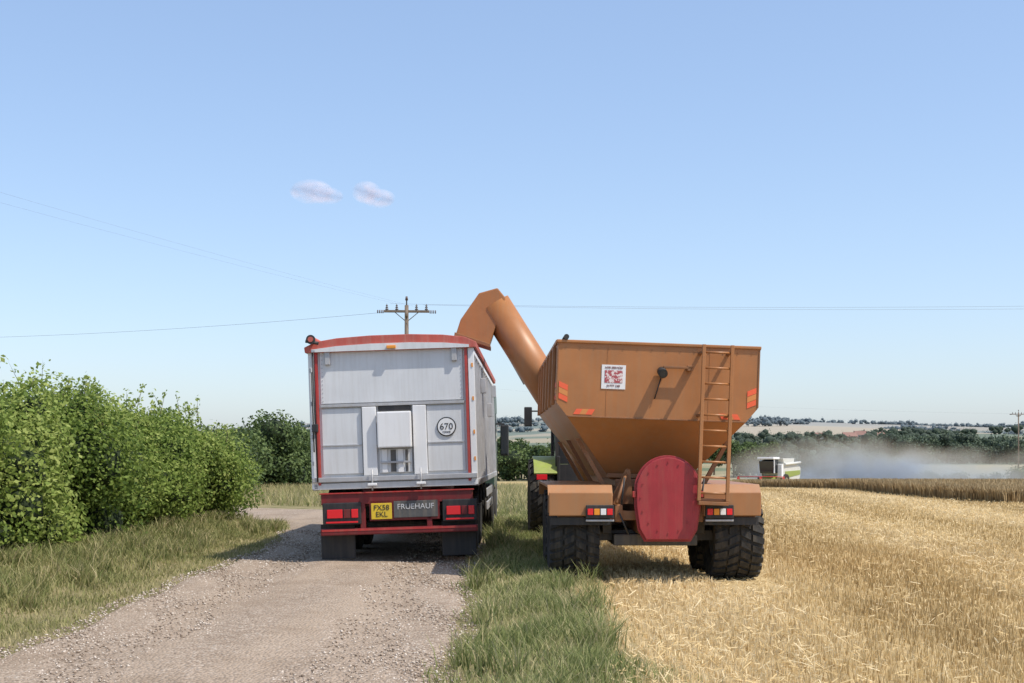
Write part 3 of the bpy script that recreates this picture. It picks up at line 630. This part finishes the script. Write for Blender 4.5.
# ladder
for x in (.53,.89): box('ladder_rail',H,x-.022,x+.022,-0.34,-0.29,1.08,3.06,ORANGE,0.006)
for k in range(10): tube('ladder_rung',H,(.55,-0.315,1.18+k*.198),(.87,-0.315,1.18+k*.198),0.014,ORANGE,8)
for z in (2.95,2.15): 
    for x in (.53,.89): box('ladder_stay',H,x-.02,x+.02,-0.29,-0.001,z,z+.035,ORANGE_D,0.004)
box('ladder_foot_stay',H,.51,.91,-0.30,0.3,1.08,1.11,ORANGE_D,0.004)
box('ladder_platform',H,.52,.90,-0.38,-0.24,1.03,1.075,ORANGE_D,0.006)
pts=[(.09+.40*math.cos(q),1.20+.41*math.sin(q)) for q in np.linspace(0,math.pi,22)]
pts+=[(-.31,.98),(-.27,.70),(-.19,.56),(.37,.56),(.45,.70),(.49,.98)]
prism('discharge_cover',G,pts,'y',-0.24,-0.18,REDP,0.012)
pts2=[(.09+(x-.09)*1.06,1.08+(z-1.08)*1.05) for x,z in pts]
prism('cover_flange',G,pts2,'y',-0.176,-0.15,REDP,0.006)
for q in np.linspace(0,2*math.pi,16,endpoint=False): 
    tube('cover_bolt',G,(.09+.35*math.cos(q),-0.24,1.10+.45*math.sin(q)),(.09+.35*math.cos(q),-0.252,1.10+.45*math.sin(q)),0.011,REDP,6)
box('cover_tab',G,-.36,-.32,-0.22,-0.16,1.1,1.18,REDF); box('cover_tab',G,.50,.54,-0.22,-0.16,1.1,1.18,REDF)
box('sump',G,-.27,.45,-0.148,4.5,0.62,1.22,ORANGE_D,0.03)
box('sump_top',G,-.5,.5,.62,5.0,1.20,1.32,ORANGE_D,0.02)
for s in (-1,1):
    box('frame_beam',G,s*.52-.05,s*.52+.05,-0.05,7.3,0.78,1.0,ORANGE_D,0.01)
    for y in (.5,2.6,5.0):
        pm('hopper_leg',G,[(s*.50,y,1.0),(s*.56,y,1.0),(s*1.04,y,1.86),(s*.98,y,1.86),(s*.50,y+.08,1.0),(s*.56,y+.08,1.0),(s*1.04,y+.08,1.86),(s*.98,y+.08,1.86)],[(0,1,2,3),(4,7,6,5),(0,4,5,1),(1,5,6,2),(2,6,7,3),(3,7,4,0)],ORANGE_D)
prism('gusset_rear',G,[(-.62,1.0),(-.3,1.0),(-.34,1.45),(-.40,1.45)],'y',.25,.29,ORANGE_D)
prism('gusset_rear',G,[(.62,1.0),(.52,1.0),(.5,1.45),(.56,1.45)],'y',.25,.29,ORANGE_D)
box('rear_cross_beam',G,-1.3,1.25,-0.02,0.10,0.80,0.92,ORANGE_D,0.01)
for (a_,b_,z1) in ((-1.43,-.60,1.25),(.55,1.31,1.26)):
    prism('mudguard_top',G,[(-.08,.90),(-.08,1.12),(0.05,z1),(2.9,z1),(2.95,1.05),(2.92,1.05),(2.87,z1-.03),(.06,z1-.03),(-.05,1.10),(-.05,.90)],'x',a_,b_,ORANGE)
    box('mudguard_valance',G,a_+.01,b_-.01,-0.12,-0.081,.86,1.16,ORANGE,0.015)
    lx0=(-.95 if a_<0 else .58); 
    box('lamp_board',G,lx0,lx0+.36,-0.17,-0.125,.83,1.0,BLACK,0.01)
    for k,mm in enumerate((LENS,AMBER,WHITE_B,LENS)): box('lamp_segment',G,lx0+.02+k*.083,lx0+.09+k*.083,-0.185,-0.171,.875,.955,mm,0.008)
    box('reflector_strip',G,lx0+.0,lx0+.36,-0.155,-0.125,.79,.815,GREY,0.004)
    box('rubber_flap',G,a_+.03,b_-.03,-0.06,-0.045,.74,.84,BLACK,0.004)
for y in (.66,2.0):
    box('axle_beam',G,-.8,.8,y-.07,y+.07,.50,.64,DKGREY,0.01)
    for s in (-1,1): wheel(G,'cart_wheel',(s*1.07,y,.57),.595,.66,'ag',rim=ORANGE_D,rimr=.29)
for s in (-1,1): box('bogie_beam',G,s*.62-.06,s*.62+.06,.5,2.3,.60,.76,DKGREY,0.01)
box('undertray',G,-.55,.55,.3,4.8,.45,.60,DKGREY,0.02)
tube('hydraulic_ram',G,(-.55,-.05,1.02),(-.37,.3,1.45),0.022,ORANGE_D,10); tube('hose',G,(-.45,-.1,1.35),(-.5,.0,.85),0.012,BLACK,8); tube('hose',G,(.58,-.06,1.35),(.5,.0,.7),0.012,BLACK,8)
tube('hose',G,(-.52,-.1,.9),(-.4,-.1,.62),0.012,BLACK,8)
prism('drawbar',G,[(-.5,6.8),(.5,6.8),(.12,8.3),(-.12,8.3)],'z',.65,.85,ORANGE_D)
tube('jack_stand',G,(-.7,5.3,.25),(-.7,5.3,1.2),.05,ORANGE_D,12)
# auger
A0=Vector((-.72,6.0,2.08));A1=Vector((-2.10,6.0,4.27)); ax=(A1-A0).normalized()
tube('auger_tube',G,A0,A1,.29,ORANGE,28)
q=A0+(A1-A0)*.18; tube('auger_flange',G,q-ax*.025,q+ax*.025,.315,ORANGE,28)
tube('auger_lower',G,(-.05,6.0,.95),A0,.285,ORANGE,24); box('auger_gearbox',G,-.3,.35,5.8,6.3,.7,1.2,ORANGE_D,0.03)
prism('auger_spout',G,[(-2.36,4.44),(-2.04,4.53),(-1.90,4.36),(-2.18,3.54),(-2.76,3.73),(-2.68,3.98)],'y',5.76,6.42,ORANGE,0.02)
prism('spout_rim',G,[(-2.15,3.49),(-2.17,3.56),(-2.78,3.76),(-2.79,3.69)],'y',5.73,6.45,ORANGE_D,0.008)
tube('auger_fold_ram',G,(-1.55,6.34,2.9),(-1.95,6.34,3.6),.03,GREY,10)

# ------------------------------------------------------------------ TRACTOR
K=empty('farm_tractor',(1.62,24.6,0.03),(0,0,R(1.5)))
for s in (-1,1):
    wheel(K,'rear_wheel',(s*1.02,1.0,.78),.78,.50,'ag',rim=GREEN); wheel(K,'front_wheel',(s*.95,3.7,.6),.60,.45,'ag',rim=GREEN)
    prism('rear_fender',K,[(1.0+.90*math.cos(q),.78+.82*math.sin(q)) for q in np.linspace(.6,2.5,12)]+[(1.0+.86*math.cos(q),.78+.78*math.sin(q)) for q in np.linspace(2.5,.6,12)],'x',s*.97-.22,s*.97+.22,GREEN)
    box('fender_lamp',K,s*1.05-.1,s*1.05+.1,.12,.17,1.15,1.25,LENS); box('fender_side',K,s*.72-.03,s*.72+.03,.3,1.8,1.0,1.6,BLACK,0.02)
    for y in (.45,1.95): box('cab_post',K,s*.74-.035,s*.74+.035,y-.04,y+.04,1.3,2.75,BLACK)
    box('mirror_arm',K,min(s*.77,s*1.2),max(s*.77,s*1.2),1.98,2.01,2.50,2.53,BLACK,0.003); box('mirror',K,s*1.24-.08,s*1.24+.08,1.95,2.02,2.20,2.60,BLACK,0.02)
    box('cab_side_glass',K,s*.73-.01,s*.73+.01,.50,1.90,1.35,2.70,GLASS,0.003)
box('cab_rear_glass',K,-.7,.7,.43,.445,1.45,2.62,GLASS,0.003); box('cab_rear_lower',K,-.72,.72,.40,.47,1.0,1.44,BLACK)
box('cab_front_glass',K,-.7,.7,1.95,1.965,1.45,2.62,GLASS,0.003)
box('cab_roof',K,-.85,.85,.3,2.15,2.72,2.92,CREAM,0.06); box('seat',K,-.25,.25,.9,1.3,1.2,1.9,BLACK,0.05)
prism('bonnet',K,[(2.0,1.0),(4.4,.95),(4.45,1.45),(4.2,1.65),(2.0,1.80)],'x',-.42,.42,GREEN,0.03)
box('transmission',K,-.35,.35,.2,4.2,.55,1.0,DKGREY); box('hitch',K,-.4,.4,-.2,.3,.5,.9,DKGREY)
tube('exhaust',K,(-.62,2.15,1.4),(-.62,2.15,2.95),.045,BLACK,12); tube('aerial',K,(-.8,1.9,2.9),(-.8,1.9,3.2),.008,BLACK,6)
tube('beacon',K,(-.7,.5,2.92),(-.7,.5,3.06),.06,AMBER,14)
tube('rear_axle',K,(-.9,1.0,.78),(.9,1.0,.78),.12,DKGREY,14); tube('front_axle',K,(-.85,3.7,.6),(.85,3.7,.6),.08,DKGREY,14)

# ------------------------------------------------------------------ COMBINE (working towards the camera)
cz=float(hfun(31,150)); M=empty('combine_harvester',(31.0,152,cz+.25),(0,0,R(148)))
wheelM=lambda n_,c,r,w: wheel(M,n_,c,r,w,'ag',rim=CREAM)
for s in (-1,1): wheelM('front_wheel',(s*1.35,1.2,.9),.9,.65); wheelM('rear_wheel',(s*1.2,-2.7,.6),.6,.45)
prism('body',M,[(-4.0,1.6),(-3.6,.9),(1.9,1.0),(2.2,2.2),(1.9,3.0),(-2.6,3.0),(-4.1,2.5)],'x',-1.4,1.4,CREAM,0.05)
prism('side_panel',M,[(-3.8,1.7),(1.2,1.3),(1.2,2.1),(-3.8,2.2)],'x',-1.45,1.45,GREEN,0.02)
prism('grain_tank',M,[(-1.8,3.0),(1.4,3.0),(1.7,3.6),(-2.1,3.6)],'x',-1.35,1.35,CREAM,0.02)
prism('cab',M,[(1.95,1.9),(3.3,1.9),(3.6,3.3),(1.95,3.5)],'x',-.85,.85,GLASS,0.03); box('cab_roof',M,-.98,.98,1.8,3.8,3.5,3.75,WHITE_B,0.05)
for s in (-1,1): box('cab_pillar',M,s*.87-.04,s*.87+.04,3.2,3.35,1.9,3.5,WHITE_B,.01); box('front_side_panel',M,s*1.2-.25,s*1.2+.25,1.9,2.4,1.4,2.9,WHITE_B,.03)
prism('feeder',M,[(1.8,.9),(1.8,1.7),(4.2,.9),(4.2,.4)],'x',-.7,.7,GREEN); box('header',M,-2.8,2.8,4.2,4.9,.2,1.1,GREEN,0.03)
for k in range(6):
    q=k*math.pi/3; tube('reel_bat',M,(-2.7,5.2+.5*math.cos(q),1.1+.5*math.sin(q)),(2.7,5.2+.5*math.cos(q),1.1+.5*math.sin(q)),.04,REDF,6)
for x in (-2.7,0,2.7): tube('reel_spider',M,(x-.02,5.2,1.1),(x+.02,5.2,1.1),.5,REDF,6)
tube('unload_auger',M,(-1.5,1.6,2.9),(-1.5,-3.6,3.1),.16,CREAM,14)
box('straw_hood',M,-1.0,1.0,-4.5,-3.6,1.2,2.4,DKGREY)
# dust: volume of fine particles hanging behind the machine
def sph(name,loc,sc,mat,sub=4,parent=None):
    bm=bmesh.new(); bmesh.ops.create_icosphere(bm,subdivisions=sub,radius=1.0)
    me=bpy.data.meshes.new(name); bm.to_mesh(me); bm.free(); me.materials.append(mat)
    for p_ in me.polygons: p_.use_smooth=True
    o=bpy.data.objects.new(name,me); o.location=loc; o.scale=sc; return link(o,parent)
def dustmat(name,dens,off):
    m,nt=newmat(name); tc=nd(nt,'ShaderNodeTexCoord')
    ln=nt.nodes.new('ShaderNodeVectorMath'); ln.operation='LENGTH'; nt.links.new(tc.outputs['Object'],ln.inputs[0])
    mp=nd(nt,'ShaderNodeMapping',{'Vector':tc.outputs['Object'],'Location':(off,0,0),'Scale':(2.2,1.0,0.9)})
    nz=nd(nt,'ShaderNodeTexNoise',{'Vector':mp.outputs[0],'Scale':1.6,'Detail':4.0})
    fall=mth(nt,'POWER',mth(nt,'SUBTRACT',1.0,ln.outputs['Value'],True),1.2)
    f=mth(nt,'MULTIPLY',fall,ramp(nt,nz.outputs[0],[(0.34,0.08),(0.62,1.0)]))
    vs_=nd(nt,'ShaderNodeVolumeScatter',{'Color':(1.0,0.80,0.55,1),'Density':mth(nt,'MULTIPLY',f,dens),'Anisotropy':-0.3})
    o=nt.nodes.new('ShaderNodeOutputMaterial'); nt.links.new(vs_.outputs[0],o.inputs['Volume']); return m
D_=empty('dust_cloud',(40,160,cz))
sph('dust_plume',(1,0,1.5),(17,7,5.6),dustmat('dust_a',0.85,0.0),4,D_)
sph('dust_drift',(21,14,1.4),(18,7,4.4),dustmat('dust_b',0.45,3.0),4,D_)
# clouds
m,nt=newmat('cloud_mat'); tc=nd(nt,'ShaderNodeTexCoord')
lw=nd(nt,'ShaderNodeLayerWeight',{'Blend':0.5}); oi=nd(nt,'ShaderNodeObjectInfo')
ad=nt.nodes.new('ShaderNodeVectorMath'); ad.operation='ADD'; nt.links.new(tc.outputs['Object'],ad.inputs[0]); nt.links.new(oi.outputs['Location'],ad.inputs[1])
nz=nd(nt,'ShaderNodeTexNoise',{'Vector':ad.outputs[0],'Scale':1.3,'Detail':4.0,'Roughness':0.5})
fa=mth(nt,'POWER',mth(nt,'SUBTRACT',1.0,lw.outputs['Facing'],True),1.7)
fa=mth(nt,'MULTIPLY',fa,ramp(nt,nz.outputs[0],[(0.32,0.0),(0.64,0.58)]))
tr=nd(nt,'ShaderNodeBsdfTransparent'); df=nd(nt,'ShaderNodeBsdfDiffuse',{'Color':(0.92,0.83,0.88,1)}); tl=nd(nt,'ShaderNodeBsdfTranslucent',{'Color':(0.92,0.83,0.88,1)})
m1=nd(nt,'ShaderNodeMixShader',{0:0.5,1:df.outputs[0],2:tl.outputs[0]}); m2=nd(nt,'ShaderNodeMixShader',{0:fa,1:tr.outputs[0],2:m1.outputs[0]}); finish(nt,m2.outputs[0])
for (x,z,parts) in ((-377,507,((-8,0,42,24),(18,-4,34,17))),(-269,501,((-10,4,28,22),(12,-4,32,19)))):
    e=empty('cloud',(x,2500,z))
    for (dx,dz,a_,b_) in parts: sph('puff',(dx,dx*0.8,dz),(a_,26,b_),m,5,e)

# ------------------------------------------------------------------ POLES + WIRES
def pole(loc,h,rot=0,full=True):
    e=empty('utility_pole',loc,(0,0,R(rot)))
    tube('post',e,(0,0,-0.5),(0,0,h-.35),.13,WOOD,14,.10)
    box('crossarm',e,-1.15,1.15,-.06,.06,h-.72,h-.60,WOOD,0.01)
    box('crossarm',e,-.06,.06,-0.9,0.9,h-.98,h-.86,WOOD,0.01)
    for s in (-1,1): tube('brace',e,(s*.6,0,h-.7),(0,0,h-1.2),.02,DKGREY,8)
    for x in (-1.0,-.5,.5,1.0):
        for k in range(3): tube('insulator',e,(x,0,h-.58+k*.09),(x,0,h-.53+k*.09),.085-.015*k,CERAM,12)
        tube('pin',e,(x,0,h-.62),(x,0,h-.28),.02,DKGREY,6)
    tube('top_pin',e,(0,0,h-.35),(0,0,h+.05),.035,DKGREY,8); tube('insulator',e,(0,0,h-.1),(0,0,h+.1),.08,CERAM,12,.05)
    for s in (-1,1): 
        for k in range(4): tube('strain_insulator',e,(s*(1.17+k*.09),0,h-.68),(s*(1.22+k*.09),0,h-.68),.085,CERAM,12)
    return e
PH=9.6
pole((-5.35,66,0),PH,4)
pole((-57,92,float(hfun(-57,92))),9.0,60); pole((55,61.5,0),9.3,5); pole((-27,16,0),10.6,60)
p2z=float(hfun(86.5,222)); pole((86.5,222,p2z),13.6,0); 
def wire(p0,p1,sag,r=.011):
    cu=bpy.data.curves.new('power_line','CURVE'); cu.dimensions='3D'; cu.bevel_depth=r; cu.bevel_resolution=1
    sp=cu.splines.new('POLY'); n_=40; sp.points.add(n_-1)
    for i in range(n_):
        t=i/(n_-1); q=Vector(p0).lerp(Vector(p1),t); q.z-=sag*4*t*(1-t); sp.points[i].co=(q.x,q.y,q.z,1)
    cu.materials.append(WIRE); link(bpy.data.objects.new('power_line',cu))
for o_ in (-.9,.9):
    wire((-5.35+o_*.9,66+o_*.3,PH-.30),(55,61.5+o_,9.35),.45,.005)
    wire((-5.35+o_*.5,66+o_*.8,PH-.35),(-27+o_*.9,16-o_*.4,11.0),.35,.0022)
wire((-5.9,66,PH-.65),(-57,92.5,10.1),.7,.007)
wire((86.5,222,p2z+13),(-30,420,26),2.0,.006)

# ------------------------------------------------------------------ LIGHT / WORLD / CAMERA
S=Vector((0.46,-0.25,0.85)).normalized()
el=math.asin(S.z); az=math.atan2(S.x,S.y)
w=bpy.data.worlds.new('World'); scene.world=w; w.use_nodes=True; nt=w.node_tree; nt.nodes.clear()
sk=nd(nt,'ShaderNodeTexSky',sky_type='NISHITA',sun_disc=False,sun_elevation=el,sun_rotation=az,air_density=1.0,dust_density=1.2,ozone_density=1.2,altitude=50.0)
mu=mixc(nt,1.0,sk.outputs[0],(0.95,0.93,0.93),'MULTIPLY')
addn=mixc(nt,1.0,mu,(0.90,1.32,2.10),'ADD')
bg=nd(nt,'ShaderNodeBackground',{'Color':addn,'Strength':0.145}); o=nt.nodes.new('ShaderNodeOutputWorld'); nt.links.new(bg.outputs[0],o.inputs[0])
ld=bpy.data.lights.new('sun','SUN'); ld.energy=4.6; ld.angle=R(0.5); ld.color=(1.0,0.935,0.83)
lo=bpy.data.objects.new('sun',ld); lo.rotation_euler=S.to_track_quat('Z','Y').to_euler(); link(lo)
cd=bpy.data.cameras.new('camera'); cd.lens=45.7; cd.sensor_width=36; cd.shift_y=0.1108; cd.clip_end=12000; cd.clip_start=0.1
co=bpy.data.objects.new('camera',cd); co.location=(0,0,1.65); co.rotation_euler=(R(90),0,0); link(co)
scene.camera=co
scene.view_settings.view_transform='Standard'; scene.view_settings.look='None'; scene.view_settings.exposure=0; scene.view_settings.gamma=1
